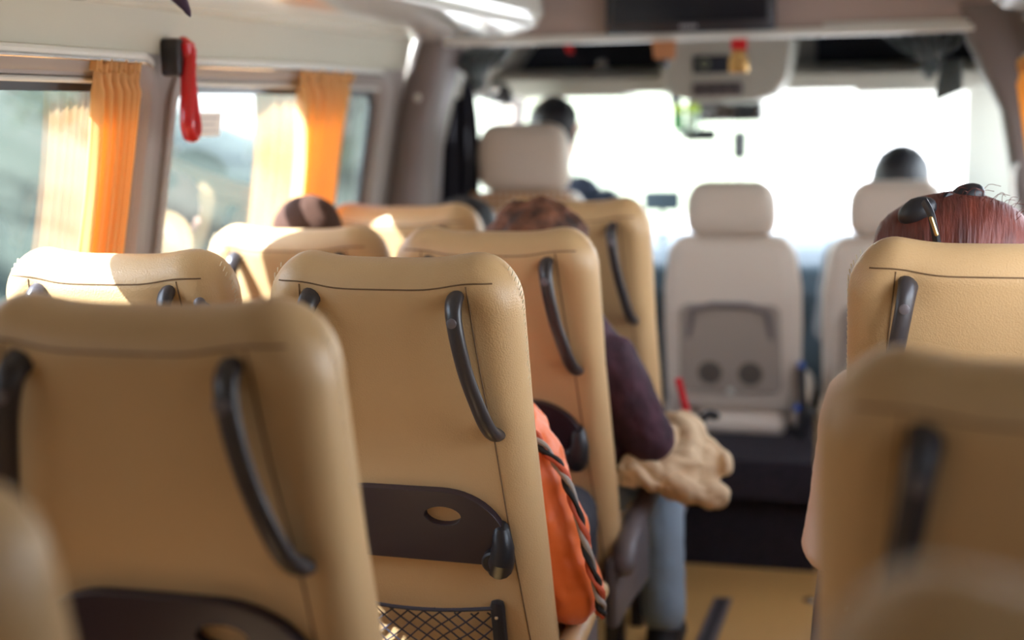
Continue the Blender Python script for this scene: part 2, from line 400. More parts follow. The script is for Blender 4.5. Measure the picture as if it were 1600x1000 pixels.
def make_seat(with_net=True):
    t = thing('passenger_seat', '', 'seat')
    bb = make_backrest().build('backrest', LEATHER, t, weld=1e-4, angle=75)
    b = MB()
    for s in (-1, 1):
        b.tube([rear(s*lerp(.217, .146, z/H_BACK), z, .0003) for z in [q*.0212 for q in range(0, 38)]], .0014, 5)
    b.tube([rear(x, top_at(x)-.035, .0003) for x in [(-.192+.0096*i) for i in range(41)]], .0014, 5)
    b.build('seam', SEAM, bb)
    for s in (-1, 1):                    # puckered stitching round the upper corners
        b = MB()
        for i in range(26):
            a = i/25; z = lerp(.58, H_BACK-.03, a)
            x = hw(z)
            if z > H_BACK-RC: x = hw(z)-RC+math.sqrt(max(0, RC*RC-(z-(H_BACK-RC))**2))
            p = bk(s*(x-.001), .004*math.sin(i*2.1), z); q = bk(s*(x+.0002), .005+.004*math.sin(i*2.1), z+.005)
            b.tube([p, q], .0011, 5, round_ends=True)
        b.build('edge_stitching', STITCH, bb)
    for s in (-1, 1):                    # grab handles
        P = spline([(.128, -.012, .764), (.130, .010, .760), (.1325, .026, .745), (.138, .033, .710), (.150, .036, .64), (.165, .034, .577), (.173, .026, .537), (.1765, .010, .515), (.177, -.012, .510)], 5)
        pts = [rear(s*p.x, p.z)+(bk(0, -p.y, 0)-bk(0, 0, 0)) for p in P]
        n = len(P)-1; R = [lerp(.0195, .0155, math.sin(PI*i/n)**.8) for i in range(n+1)]
        b = MB(); b.tube(pts, R, 14, up=bk(0, -1, 0)-bk(0, 0, 0), flat=.72)
        h = b.build('grab_handle', HANDLE, t)
        c = rear(s*.1342, .735)+(bk(0, -.045, 0)-bk(0, 0, 0)); nx = (bk(0, -1, .18)-bk(0, 0, 0)).normalized()
        b = MB(); b.tube([c-nx*.004, c+nx*.0006, c+nx*.0016], [.0085, .0085, .0068], 18); b.build('screw_cap', GREYP, h)
    # fold-down tray
    outer = [(-.150, .262), (.150, .258)]+arc(.185-.02, .285, .02, -PI/2, 0, 4)+arc(.07, .30, .118, 0.12, PI/2, 12, ry=.102)+arc(-.07, .30, .118, PI/2, PI-.12, 12, ry=.102)+arc(-.165, .285, .02, PI, 1.5*PI, 4)
    hole = [(.072+.034*math.cos(a), .353+.0185*math.sin(a)) for a in [2*PI*i/28 for i in range(28)]]
    hole2 = [(-.072+.034*math.cos(a), .353+.0185*math.sin(a)) for a in [2*PI*i/28 for i in range(28)]]
    b = MB(); b.plate([outer, hole], lambda u, v, d: bk(u, -T2+.004-d, v), .002, .020)
    tr = b.build('fold_tray', TRAY, t)
    bv = tr.modifiers.new('soft_edge', 'BEVEL'); bv.width = .003; bv.segments = 2; bv.limit_method = 'ANGLE'; bv.angle_limit = math.radians(50)
    for s in (-1, 1):
        b = MB(); b.tube([bk(s*.172, -T2+.012, .335), bk(s*.178, -T2-.012, .325), bk(s*.18, -T2-.018, .30), bk(s*.176, -T2-.022, .275), bk(s*.17, -T2-.016, .258), bk(s*.166, -T2+.012, .25)], [.012, .016, .02, .024, .024, .018], 14, up=(1, 0, 0))
        hi = b.build('tray_hinge', BLACKP, tr)
        b = MB(); b.tube([bk(s*.163, -T2-.012, .272), bk(s*.163, -T2-.030, .272), bk(s*.163, -T2-.033, .272)], [.022, .022, .018], 20); b.build('hinge_cap', BLACKP, hi)
    # net pocket with side brackets
    pk = MB(); pk.tube(spline([bk(-.15, -T2-.012, .165), bk(-.07, -T2-.016, .157), (bk(0, -T2-.018, .155)), bk(.07, -T2-.016, .157), bk(.15, -T2-.012, .165)], 5), .004, 8)
    x0, x1, z0, z1 = -.15, .15, .01, .158; g = .027
    def clip(c, sl):                     # line z = sl*x + c inside the rectangle
        P = []
        for i in range(41):
            x = lerp(x0, x1, i/40); z = sl*x+c
            if z0 <= z <= z1: P.append((x, z))
        return P
    for sl in (.85, -.85):
        for k_ in range(-8, 18):
            L = clip(k_*g, sl)
            if len(L) > 2: pk.tube([bk(x, -T2-.010-.006*math.sin(PI*(x-x0)/(x1-x0))-.003*math.sin(30*x+40*z), z+.003*math.sin(40*x)) for x, z in L], .0017, 5)
    po = pk.build('net_pocket', NETM, t)
    for s in (-1, 1):
        b = MB(); b.rbox((0, 0, 0), (.014, .012, .085), .012, 4); b.xform(lambda p: bk(p.x+s*.155, p.y-T2-.006, p.z+.095)); br = b.build('pocket_bracket', BLACKP, po)
        b = MB(); b.sphere(bk(s*.155, -T2-.0185, .15), (.004, .003, .004), 8); b.build('bracket_screw', CHROME, br)
    # cushion, base
    b = MB(); b.rbox((0, .22, .385), (.222, .255, .07), .05, 6, fn=lambda x, y, z: (x*(1+.05*y), y, z+.012*math.cos(x*7)+.05*y)); b.build('seat_cushion', LEATHER, t)
    b = MB(); b.rbox((0, .20, .285), (.20, .23, .035), .02, 4); b.build('seat_base', BLACKP, t)
    for s in (-1, 1):
        b = MB(); b.rbox((s*.236, .10, .345), (.017, .20, .085), .016, 4, fn=lambda x, y, z: (x, y, z-.05*max(0, y))); b.build('side_cover', GREYP, t)
        for y in (.02, .36):
            b = MB(); b.rbox((s*.15, y, .13), (.022, .03, .13), .008, 3, fn=lambda x, y_, z: (x, y_*(1.2-z*2), z)); b.build('leg', BLACKP, t)
    # aisle-side armrest
    b = MB()
    P = spline([(.262, -.075, .415), (.262, -.05, .445), (.264, .02, .475), (.266, .14, .498), (.267, .26, .512), (.267, .315, .512)], 5)
    b.tube(P, [lerp(.030, .022, i/(len(P)-1)) for i in range(len(P))], 14, up=(0, 0, 1), flat=.95, round_ends=True)
    ar = b.build('armrest', GREYP, t)
    return t
proto = make_seat()
seats = {}
def place_seat(key, x, ytop, label, ztop=1.19, rz=0, first=[True], group=None):
    o = proto if first[0] else copy_tree(proto); first[0] = False
    for ch in list(o.children):           # window seats have no armrest; single seats carry it on the aisle side
        if ch.name.startswith('armrest'):
            if key[0] == 'W': bpy.data.objects.remove(ch)
            elif key[0] == 'R': ch.scale.x = -1
    sc_ = (ztop)/1.207
    o.location = (x, ytop+.245*1, 0); o.rotation_euler.z = rz; o.scale = (1, 1, sc_)
    o['label'] = label
    if group: o['group'] = group
    seats[key] = o; return o
G = 'tan leather passenger seats'
place_seat('A2', -.868, 2.21, 'sharp tan leather seat with dark tray and net pocket, an orange sleeve beside it', group=G)
place_seat('A1', -.884, 1.42, 'large blurred tan seat back at lower left with a long dark handle', 1.215, group=G)
place_seat('A0', -.835, .77, 'blurred olive seat corner at the very bottom left edge of the photo', 1.168, group=G)
place_seat('A3', -.885, 2.88, 'tan aisle seat right behind the curly hair, round hole in its dark tray', 1.178, group=G)
place_seat('A4', -.862, 3.50, 'farthest aisle seat on the left, beside the plum velvet sleeve and the bead-covered driver seat', 1.205, group=G)
seats['A4'].scale.x = .9; seats['A1'].scale.x = 1.06
place_seat('W2', -1.402, 2.21, 'window seat at far left with white sunlight on its back, below the first orange curtain', 1.19, group=G)
place_seat('W3', -1.418, 3.02, 'pale sunlit window seat with the short-haired head showing above it', 1.168, group=G)
place_seat('W4', -1.365, 3.60, 'pale window seat farthest forward on the left, striped by sun, below the driver headrest', 1.182, group=G)
place_seat('R1', .115, 2.40, 'tan seat on the right below the red-haired head with sunglasses', 1.205, group=G)
place_seat('R0', .140, 1.30, 'blurred tan seat at lower right with one thick dark handle', 1.197, group=G)
place_seat('R00', .172, .64, 'very blurred seat top in the bottom right corner, closest of the right row', 1.192, group=G)
for ch in seats['A2'].children:
    if ch.name.startswith('armrest'):
        ch.data = ch.data.copy(); ch.data.materials[0] = LEATHER; ch.location = (-.022, .02, -.075); ch['label'] = 'tan leather armrest'
b = MB(); b.tube([(0, 0, 0), (0, -.012, -.002), (0, -.02, 0), (0, -.024, .008)], [.012, .010, .010, .011], 12, up=(1, 0, 0), round_ends=True)
for key, up in (('A1', .058), ('A3', .035)):   # trays set a little higher on these two
    for ch in seats[key].children:
        if ch.name.startswith('fold_tray'): ch.location = bk(0, 0, up)-bk(0, 0, 0)
hook = b.build('coat_hook', GREYP, seats['W2']); hook.location = bk(.195, -.045, .735)

# ================================================================== cab seats
def make_cab_seat(kind, loc, label):
    t = thing('front_driver_seat' if kind == 'driver' else 'front_passenger_seat', label, 'seat', loc, 0, 'beige front cab seats')
    th = math.radians(7); hz = .42
    def cb(x, d, z): return Vector((x, d*math.cos(th)-z*math.sin(th), hz+z*math.cos(th)+d*math.sin(th)))
    W, Hh = .232, .60
    if kind == 'driver': Hh = .74
    def bend(x, y, z):
        u = (z+Hh/2)/Hh
        k_ = 1-.16*max(0, (u-.55)/.45)**2-.05*(1-u)
        yy = y
        if y < 0: yy = y*(1-.25*max(0, u-.7))
        return (x*k_, yy, z)
    b = MB(); b.rbox((0, 0, 0), (W, .065, Hh/2), .06, 8, fn=bend); b.xform(lambda p: cb(p.x, p.y, p.z+Hh/2)); bk_ = b.build('backrest', CABSEAT, t)
    hh = .115 if kind == 'driver' else .090
    hw_ = .160 if kind == 'driver' else .146
    hc = Hh+hh+(-.004 if kind != 'driver' else .0)
    b = MB(); b.rbox((0, 0, 0), (hw_, .055, hh), .05, 8, fn=lambda x, y, z: (x*(1-.14*max(0, z/hh)**2), y*(1-.2*max(0, z/hh)), z)); b.xform(lambda p: cb(p.x, p.y, p.z+hc)); b.build('headrest', CABSEAT, t)
    for s in (-1, 1):
        b = MB(); b.tube([cb(s*.06, 0, Hh-.06), cb(s*.06, 0, hc-.02)], .007, 8); b.build('headrest_post', CHROME, t)
    if kind != 'driver':
        sx = 0
        lp = rrect(-.168, .168, .085, .385, .03)
        b = MB(); b.plate([lp], lambda u, v, d: cb(u*(1-.12*(v-.085)), -.065-d, v), -.02, .012); pn = b.build('back_panel', CABPANEL, t)
        bv = pn.modifiers.new('soft_edge', 'BEVEL'); bv.width = .006; bv.segments = 3; bv.limit_method = 'ANGLE'
        for s in (-1, 1):                # round cup recesses, their shade put into a darker colour
            cx_, cz_ = s*.066+.0, .152
            b = MB(); ring = lambda r, d: [cb(cx_+r*math.cos(a), -.065-d, cz_+r*math.sin(a)) for a in [2*PI*i/24 for i in range(24)]]
            b.loft([ring(.040, .0115), ring(.040, .0135), ring(.034, .0150), ring(.030, .012), ring(.028, .0125)], caps=True); b.build('cup_recess', CUPM, pn)
        b = MB(); b.tube([cb(-.135, -.07, .27), cb(-.12, -.082, .365), cb(-.06, -.086, .385), cb(.06, -.086, .385), cb(.12, -.082, .365), cb(.135, -.07, .27)], .010, 8); b.build('panel_grip', GREYP, pn)
        b = MB(); b.sphere(cb(0, -.079, .09), (.012, .006, .012), 10); b.build('panel_latch', TRIMM, pn)
        b = MB(); b.rbox((0, 0, 0), (.15, .05, .038), .035, 5); b.xform(lambda p: cb(p.x+.03, p.y-.04, p.z-.03)); b.build('lower_roll', CABSEAT, t)
    else:
        b = MB(); r0 = random.Random(3)
        for i in range(15):
            for j in range(17):
                x = -.165+.0236*i; z = .38+.0225*j
                b.sphere(cb(x, -.068-.004*r0.random(), z), (.0105, .006, .0095), 8)
        b.build('bead_cover', BEAD, t)
    b = MB(); b.rbox((0, .26, .42), (.235, .26, .07), .06, 6); b.build('seat_cushion', CABSEAT, t)
    b = MB(); b.rbox((0, .24, .34 if kind != 'driver' else .34), (.20, .22, .04), .01, 3); b.build('seat_base', BLACKP, t)
    return t
make_cab_seat('passenger', (-.583, 4.70, 0), 'beige middle front seat with headrest and two cup recesses in its back panel')
make_cab_seat('passenger', (-.068, 4.70, 0), 'beige front seat at the right with a dark-haired head above its headrest')
make_cab_seat('driver', (-1.292, 4.78, 0), 'driver seat with tall headrest and wooden bead cover')

# cab floor, carpeted box under the front seats
b = MB(); b.rbox((-.35, 4.62, .295), (.62, .36, .065), .015, 3); tag(b.build('carpeted_step', CARPET), 'black carpeted box under the front seats at the end of the aisle', 'step')
b = MB().box(CX-1.0, CX+1.0, 4.32, 6.0, .0, .235); b.build('floor_cab', CARPET, kind='structure', smooth=False)
b = MB(); b.rbox((-1.30, 5.0, .30), (.25, .26, .06), .02, 3); tag(b.build('driver_seat_box', CARPET), 'black carpeted box under the driver seat', 'box')
# belt stalks between the front seats
t = thing('belt_buckle_stalk', 'black seat belt stalks with blue buttons between the two right front seats', 'seat belt', (-.352, 4.60, .40))
b = MB(); b.tube(spline([(0, 0, -.05), (.004, 0, .06), (-.002, 0, .19)], 4), [.030]*5+[.022]*4, 10, flat=.6, round_ends=True); b.build('stalk', BLACKP, t)
BLUE = mat('blue_button', (.03, .12, .5), .3)
b = MB(); b.sphere((0, -.014, .20), .012, 10); b.build('button', BLUE, t)
b = MB(); b.sphere((-.012, -.02, .06), .012, 10); b.build('button', BLUE, t)
# floor track and stud
t = thing('floor_track', 'dark metal seat track let into the tan floor of the aisle', 'track', (-.522, 3.60, 0))
b = MB(); b.rbox((0, .0, .004), (.026, .40, .006), .003, 3); b.build('rail', GREYP, t)
b = MB(); b.box(-.007, .007, -.39, .39, .0095, .0106); b.build('slot', BLACKP, t)
b = MB(); b.tube([(-.278, 4.045, 0), (-.278, 4.045, .006), (-.278, 4.045, .009)], [.02, .02, .015], 16, up=(1, 0, 0)); tag(b.build('floor_stud', CHROME), 'small round metal stud in the tan floor near the step', 'stud')

# ================================================================== curtains and things on the side wall
def curtain(x0, y0, y1, z0, z1, label, folds, side=-1, seed=0, pinch=.16, amp=.015):
    t = thing('window_curtain', label, 'curtain', (0, 0, 0), 0, 'orange window curtains')
    rnd = random.Random(seed)
    ph = [rnd.uniform(0, 6) for _ in range(4)]
    def fn(u, v):
        z = lerp(z1, z0, v)
        pin = 1-pinch*math.sin(min(1, v*2.2)*PI/2)*(1)
        y = lerp(y0, y1, .5+(u-.5)*pin)+.012*math.sin(3*v+ph[0])
        a = amp+.006*math.sin(5*u+ph[1])
        ww = math.sin(2*PI*folds*u+ph[2]+.5*math.sin(2*v+ph[3]))
        x = x0+(z1-z)*.165*side+a*ww*(1 if v > .04 else .5)
        if v < .05: z += .006*math.sin(2*PI*folds*2*u)
        return (x, y, z)
    b = MB(); b.grid(fn, folds*10, 26); o = b.build('cloth', CURT, t, angle=180)
    sm = o.modifiers.new('thickness', 'SOLIDIFY'); sm.thickness = .0015
    b = MB(); b.grid(lambda u, v: (x0+.014*math.sin(2*PI*folds*1.6*u+1)*(1-v*.3), lerp(y0-.003, y1+.003, u), lerp(z1+.018, z1-.004, v)+.004*math.sin(23*u)), folds*12, 4)
    h = b.build('gathered_header', CURT, t, angle=180); sm = h.modifiers.new('thickness', 'SOLIDIFY'); sm.thickness = .0015
    for i in range(4):
        y = lerp(y0, y1, (i+.5)/4)
        b = MB(); b.tube([(x0, y, z1+.01), (x0, y, z1+.034)], .004, 8); b.build('glider', TRIMM, t)
curtain(-1.552, 2.478, 2.645, .95, 1.515, 'pleated orange curtain at the far left, gathered at the front of the first window', 6, seed=1, amp=.017)
curtain(-1.552, 3.44, 3.79, .95, 1.520, 'orange curtain in the second left window, above the short-haired head', 5, seed=2, pinch=.30, amp=.026)
curtain(.252, 3.72, 4.02, .95, 1.515, 'sliver of orange curtain at the right edge of the photo', 6, side=1, seed=3)
def rail(y0, y1, side, label):
    xw = wx(1.545, side); x = xw-side*.022
    t = thing('curtain_rail', label, 'rail', (0, 0, 0), 0, 'white curtain rails')
    P = [(xw+side*.0, y0, 1.543), (x, y0+.05, 1.545), (x, (y0+y1)/2, 1.548), (x, y1-.08, 1.547), (x-side*.0, y1-.03, 1.545), (xw+side*.005, y1+.04, 1.536)]
    b = MB(); b.tube(spline(P, 5), .0085, 8, flat=1.1); b.build('track', TRIMM, t)
    b = MB(); b.tube([Vector(p)+Vector((-side*.004, 0, -.012)) for p in spline(P, 5)], .004, 6); b.build('lip', CHROME, t)
rail(1.62, 2.70, -1, 'white curtain rail above the first left window')
rail(2.90, 4.05, -1, 'white curtain rail above the second left window')
rail(2.90, 4.05, 1, 'white curtain rail on the right wall above the orange sliver of curtain')
# emergency hammer on its bracket
t = thing('emergency_hammer', 'red emergency window hammer hanging in a dark bracket on the pillar between the windows', 'hammer', (-1.545, 2.765, 1.462))
b = MB(); b.rbox((.012, -.008, .085), (.022, .018, .040), .008, 4); b.build('bracket', BLACKP, t)
HO = lambda p: p+Vector((0, -.022, .004))
b = MB(); b.tube([(.028, .035, .112), (.034, .034, .104), (.036, .033, .09)], [.014, .02, .016], 12, up=(1, 0, 0), round_ends=True); b.xform(HO); b.build('hammer_head', RED, t)
b = MB()
outer = spline([(.040, .035, .095), (.042, .022, .04), (.044, .008, -.03), (.044, .006, -.065), (.042, .022, -.088), (.04, .040, -.07), (.036, .042, -.03), (.032, .040, .04), (.03, .040, .095)], 5)
b.tube(outer, .0115, 10, up=(1, 0, 0), flat=1.5, round_ends=True)
b.add([(.036, .030, .09), (.038, .020, .02), (.040, .012, -.05), (.040, .024, -.075), (.036, .036, -.05), (.034, .036, .09)], [(0, 1, 2, 3, 4, 5)]); b.xform(HO); b.build('hammer_handle', RED, t)
b = MB(); b.rbox((.03, .047, .06), (.004, .006, .04), .003, 2); b.xform(HO); b.build('pale_strip', WHITEP, t)
# paper notice on the glass
t = thing('window_notice', 'small white paper notice stuck on the second left window beside the red hammer', 'notice', (0, 0, 0))
b = MB(); gxl = lambda z: lerp(wx(WZ0-.01, -1), wx(WZ1+.01, -1), (z-WZ0+.01)/(WZ1-WZ0+.02))-.029
b.plate([rrect(3.02, 3.135, 1.375, 1.432, .004)], lambda u, v, d: (gxl(v)+d, u, v), 0, .001); b.build('paper', WHITEP, t)
b = MB()
PRINT = mat('grey_print', (.45, .45, .47), .8)
for i in range(3): b.box(gxl(1.418-.015*i)+.0012, gxl(1.418-.015*i)+.0016, 3.032, 3.12-.012*(i % 2), 1.416-.015*i, 1.420-.015*i)
b.build('print_lines', PRINT, t, smooth=False)

# ================================================================== luggage racks
def rack(side, y0, y1, inner, label):
    t = thing('luggage_rack', label, 'rack', (0, 0, 0))
    def ring(y, k_, sh=0):
        xw = wx(1.642, side)+side*.0; xi = inner
        P = [(xw, 1.642), (lerp(xw, xi, .25), 1.637), (lerp(xw, xi, .55), 1.637), (lerp(xw, xi, .8), 1.643), (lerp(xw, xi, .94), 1.662), (xi, 1.70), (xi+side*.004, 1.745), (xi+side*.02, 1.80), (xi+side*.05, 1.84), (lerp(xi, xw, .5), 1.87), (wx(1.85, side), 1.87)]
        c = (lerp(xw, xi, .4), 1.74)
        return [(c[0]+(x-c[0])*k_, y, c[1]+(z-c[1])*k_) for x, z in P]
    b = MB(); ys = [(y0, 1), (y1-.16, 1), (y1-.10, .985), (y1-.05, .94), (y1-.02, .87), (y1, .75)]
    b.loft([ring(y, k_) for y, k_ in ys]); b.build('shell', RACKM, t)
    b = MB(); b.tube([(inner+side*.012, y, 1.665) for y in (y0+.1, y1-.18)], .006, 8); b.build('edge_bead', TRIMM, t)
    return t
rack(-1, YB+.05, 4.21, -1.065, 'long glossy pale luggage rack along the top left above the windows')
rack(1, YB+.05, 3.75, .145, 'pale luggage rack end in the top right corner of the photo')
# dark tassel hanging from the left rack
PURP = mat('purple_cloth', (.07, .035, .07), .7)
t = thing('hanging_tassel', 'dark purple tassel hanging from the left luggage rack above the hammer', 'ornament', (-1.10, 1.98, 1.62))
b = MB(); b.tube([(0, 0, .045), (0, 0, .0)], .002, 6); b.build('cord', PURP, t)
b = MB(); b.tube(spline([(0, 0, .005), (.004, .006, -.012), (.016, .012, -.03), (.024, .016, -.048)], 4), [.004, .009, .012, .013, .012, .011, .010, .009, .008, .006, .005, .003, .001], 8); b.build('tassel', PURP, t)

# ================================================================== portal between saloon and cab
def portal(side, name):
    b = MB(); rings = []
    for z, xi, xo in ((0, .92, 1.06), (.6, .915, 1.06), (1.12, .888, 1.05), (1.40, .835, .985), (1.60, .735, .935), (1.70, .70, .90)):
        X0, X1 = CX+side*xi, CX+side*xo
        if side < 0:
            X0 = CX-{0: .92, .6: .915, 1.12: .90, 1.40: .875, 1.60: .815, 1.70: .78}[z]
        rings.append([(X0, 4.30, z), (X0+side*.012, 4.275, z), (X0+side*.03, 4.262, z), (lerp(X0, X1, .75), 4.262, z), (X1, 4.285, z), (X1, 4.46, z), (X0+side*.02, 4.46, z), (X0, 4.44, z)])
    b.loft(rings); o = b.build(name, PILLAR, kind='structure', angle=50)
portal(-1, 'trim_3'); portal(1, 'trim_4')
b = MB(); b.sphere((-1.52, 4.258, 1.47), (.012, .006, .012), 10); tag(b.build('trim_button', TRIMM), 'small pale button on the left front pillar', 'button')
t = thing('grab_rail', 'slim pale grab handle on the right front pillar', 'handle', (.252, 4.25, 1.18))
b = MB(); b.tube(spline([(.01, .02, .07), (0, -.012, .055), (0, -.016, 0), (.01, -.012, -.055), (.022, .02, -.07)], 4), .008, 8); b.build('bar', TRIMM, t)
# bulkhead panel above the opening, trim strip
b = MB(); b.plate([[(CX-.90, 1.640), (CX+.86, 1.640), (CX+.86, 1.97), (CX-.90, 1.97)]], lambda u, v, d: (u, d, v), 4.28, 4.33); b.build('wall_front', BULK, kind='structure')
b = MB(); b.rbox((CX-.02, 4.29, 1.636), (.80, .03, .013), .010, 3); b.build('trim_5', TRIMM, kind='structure')
b = MB(); b.rbox((.02, 4.278, 1.655), (.30, .010, .006), .004, 3); b.build('trim_6', TRIMM, kind='structure')
# television
t = thing('television', 'black flat television mounted on the bulkhead above the aisle', 'television', (-.66, 4.235, 1.788), 0)
b = MB(); b.rbox((0, 0, 0), (.250, .022, .145), .012, 4); b.build('casing', TVFRAME, t)
b = MB(); b.rbox((0, -.0215, .008), (.226, .002, .122), .002, 2); b.build('screen', SCREEN, t)
b = MB()
GREYL = mat('logo_grey', (.45, .45, .5), .4)
for i in range(5): b.rbox((-.022+.0105*i, -.0225, -.128), (.0036, .0012, .0055), .0012, 2)
b.build('maker_logo', GREYL, t)
b = MB(); b.rbox((0, .03, .02), (.09, .02, .07), .006, 3); b.build('wall_bracket', BLACKP, t)

# ================================================================== the cab
def cabx(z, side): return CX+side*piece(z, [(0, .98), (.95, 1.03), (1.1, 1.01), (1.55, .87), (1.75, .72)])
def cab_wall(side, name, n):
    b = MB()
    def blk(y0, y1, z0, z1):
        x0, x1 = cabx(z0, side), cabx(z1, side); t_ = side*.05
        b.hexa([(x0, y0, z0), (x0+t_, y0, z0), (x0+t_, y1, z0), (x0, y1, z0), (x1, y0, z1), (x1+t_, y0, z1), (x1+t_, y1, z1), (x1, y1, z1)])
    blk(4.44, 5.9, 0, .95); blk(4.44, 4.60, .95, 1.47); blk(4.44, 5.5, 1.47, 1.55); blk(4.44, 5.5, 1.55, 1.75)
    b.build(name, CONSOLE, kind='structure', smooth=False)
    P = [(4.60, .95), (5.86, .95), (5.42, 1.47), (4.60, 1.47)]
    b = MB(); b.add([(cabx(z, side)+side*.03, y, z) for y, z in P], [(0, 1, 2, 3)]); b.build('window_%d' % n, CLEARGL, kind='structure')
cab_wall(-1, 'wall_cab_left', 11); cab_wall(1, 'wall_cab_right', 12)
# A pillars, header, windscreen
def wsx(z, side): return CX+side*piece(z, [(.9, 1.02), (1.5, .80 if side > 0 else .93)])
b = MB(); b.hexa([(.165, 5.86, .9), (.46, 5.86, .9), (.46, 5.99, .9), (.165, 5.99, .9), (.158, 5.36, 1.50), (.40, 5.36, 1.50), (.40, 5.48, 1.50), (.158, 5.48, 1.50)]); b.build('trim_11', CONSOLE, kind='structure', smooth=False)
for side, nm in ((-1, 'trim_7'), (1, 'trim_8')):
    b = MB(); b.tube([(cabx(.95, side)-side*.0+(.0), 5.93, .95), (lerp(cabx(.95, side), cabx(1.5, side), .5)+side*.03, 5.66, 1.22), (cabx(1.5, side)+side*.015, 5.40, 1.50)], [.035, .032, .035], 10, up=(1, 0, 0)); b.build(nm, PILLAR, kind='structure')
b = MB(); b.add([(cabx(.93, -1), 5.95, .93), (cabx(.93, 1), 5.95, .93), (cabx(1.50, 1), 5.42, 1.50), (cabx(1.50, -1), 5.42, 1.50)], [(0, 1, 2, 3)]); b.build('window_13', CLEARGL, kind='structure')
b = MB(); b.box(CX-.95, CX+.95, 4.33, 5.45, 1.75, 1.80); b.build('ceiling_cab', DARKREC, kind='structure', smooth=False)
# overhead shelf: lip, dark recess, console
b = MB(); b.plate([[(4.98, 1.482), (5.38, 1.482), (5.40, 1.56), (5.40, 1.76), (5.30, 1.76), (5.28, 1.575), (5.02, 1.562), (4.97, 1.53)]], lambda u, v, d: (d, u, v), CX-.93, CX+.86)
b.build('trim_9', CONSOLE, kind='structure')
b = MB(); b.box(CX-.93, CX-.25, 5.255, 5.275, 1.565, 1.75); b.box(CX+.25, CX+.86, 5.255, 5.275, 1.565, 1.75); b.build('trim_10', DARKREC, kind='structure', smooth=False)  # dark sheets across the back of the shelf recess
t = thing('overhead_console', 'pale overhead console with a dark clock display above the middle of the windscreen', 'console', (-.635, 4.80, 1.445))
b = MB(); b.plate([[(-.225, .205), (-.21, .07), (-.17, .02), (-.10, .0), (.10, .0), (.17, .02), (.21, .07), (.225, .205)]], lambda u, v, d: (u, d, v), 0, .24); o = b.build('housing', CONSOLE, t)
bv = o.modifiers.new('soft_edge', 'BEVEL'); bv.width = .012; bv.segments = 3; bv.limit_method = 'ANGLE'
b = MB(); b.rbox((-.04, -.004, .122), (.062, .008, .030), .006, 3); b.build('display', DARKREC, t)
GLOW = mat('display_digits', (.3, .32, .2), .5)
b = MB(); b.tube([(-.062+.014*math.cos(a), -.013, .124+.014*math.sin(a)) for a in [2*PI*i/20 for i in range(21)]], .003, 6); b.build('emblem', GLOW, t)
b = MB(); b.rbox((-.02, -.004, .04), (.085, .008, .024), .006, 3); b.build('control_panel', GREYP, t)
for i in range(4):
    b = MB(); b.rbox((-.075+.037*i, -.014, .04), (.013, .004, .010), .003, 2); b.build('switch', BLACKP, t)
# shelf bits: knobs, red lever
for (x, y, z, lab) in ((-1.47, 4.95, 1.505, 'round pale knob at the left end of the windscreen header'), (-1.14, 5.24, 1.59, 'round pale knob in the dark overhead recess')):
    b = MB(); b.tube([(x, y+.02, z), (x, y-.012, z), (x, y-.016, z)], [.017, .017, .011], 14, up=(1, 0, 0)); tag(b.build('round_knob', CHROME), lab, 'knob')
t = thing('dark_bracket', 'black corner cover behind the pale knob at the windscreen top left', 'cover', (-1.49, 5.0, 1.50))
b = MB(); b.rbox((0, 0, 0), (.075, .03, .045), .02, 4, fn=lambda x, y, z: (x, y, z-.25*x)); b.build('cover', BLACKP, t)
b = MB(); b.rbox((-1.20, 4.90, 1.69), (.012, .012, .07), .005, 3, fn=lambda x, y, z: (x-.3*z, y, z)); tag(b.build('red_pull_tab', RED), 'small red tab hanging in the dark overhead recess', 'tab')
for x, side, lab in ((-1.22, -1, 'sun visor folded up above the driver'), (-.02, 1, 'sun visor folded up above the front right seat')):
    b = MB(); b.rbox((x, 5.16, 1.478), (.20, .10, .010), .009, 4); tag(b.build('sun_visor', CONSOLE), lab, 'visor', 'sun visors')
# dashboard
b = MB(); b.plate([[(5.30, .30), (5.32, .60), (5.24, .74), (5.27, .84), (5.40, .89), (5.93, .92), (5.93, .3)]], lambda u, v, d: (d, u, v), CX-.99, CX+.99)
dsh = b.build('dashboard', DASH); tag(dsh, 'dark bluish dashboard across the front below the windscreen', 'dashboard')
bv = dsh.modifiers.new('soft_edge', 'BEVEL'); bv.width = .025; bv.segments = 3; bv.limit_method = 'ANGLE'
t = thing('instrument_hump', 'raised dashboard hood in front of the driver', 'hood', (-1.29, 5.42, .90)); b = MB(); b.rbox((0, 0, .03), (.20, .12, .05), .045, 5); b.build('hood', DASH, t)
t = thing('steering_wheel', 'dark steering wheel in front of the driver', 'steering wheel', (-1.29, 5.17, .86))
def swt(p): # tilt the wheel
    return Matrix.Rotation(math.radians(-55), 3, 'X') @ p
b = MB(); b.tube([swt(Vector((.20*math.cos(a), .20*math.sin(a), 0))) for a in [2*PI*i/40 for i in range(41)]], .015, 10, up=(0, .3, 1)); b.build('rim', BLACKP, t)
b = MB(); b.rbox((0, 0, 0), (.07, .06, .025), .02, 4); b.xform(swt); b.build('hub', BLACKP, t)
for a in (0, PI, -PI/2):
    b = MB(); b.tube([swt(Vector((.05*math.cos(a), .05*math.sin(a), 0))), swt(Vector((.195*math.cos(a), .195*math.sin(a), 0)))], .012, 8, up=(0, .3, 1)); b.build('spoke', BLACKP, t)
b = MB(); b.tube([swt(Vector((0, 0, -.02))), Vector((0, .16, -.10))], .025, 10); b.build('column', BLACKP, t)
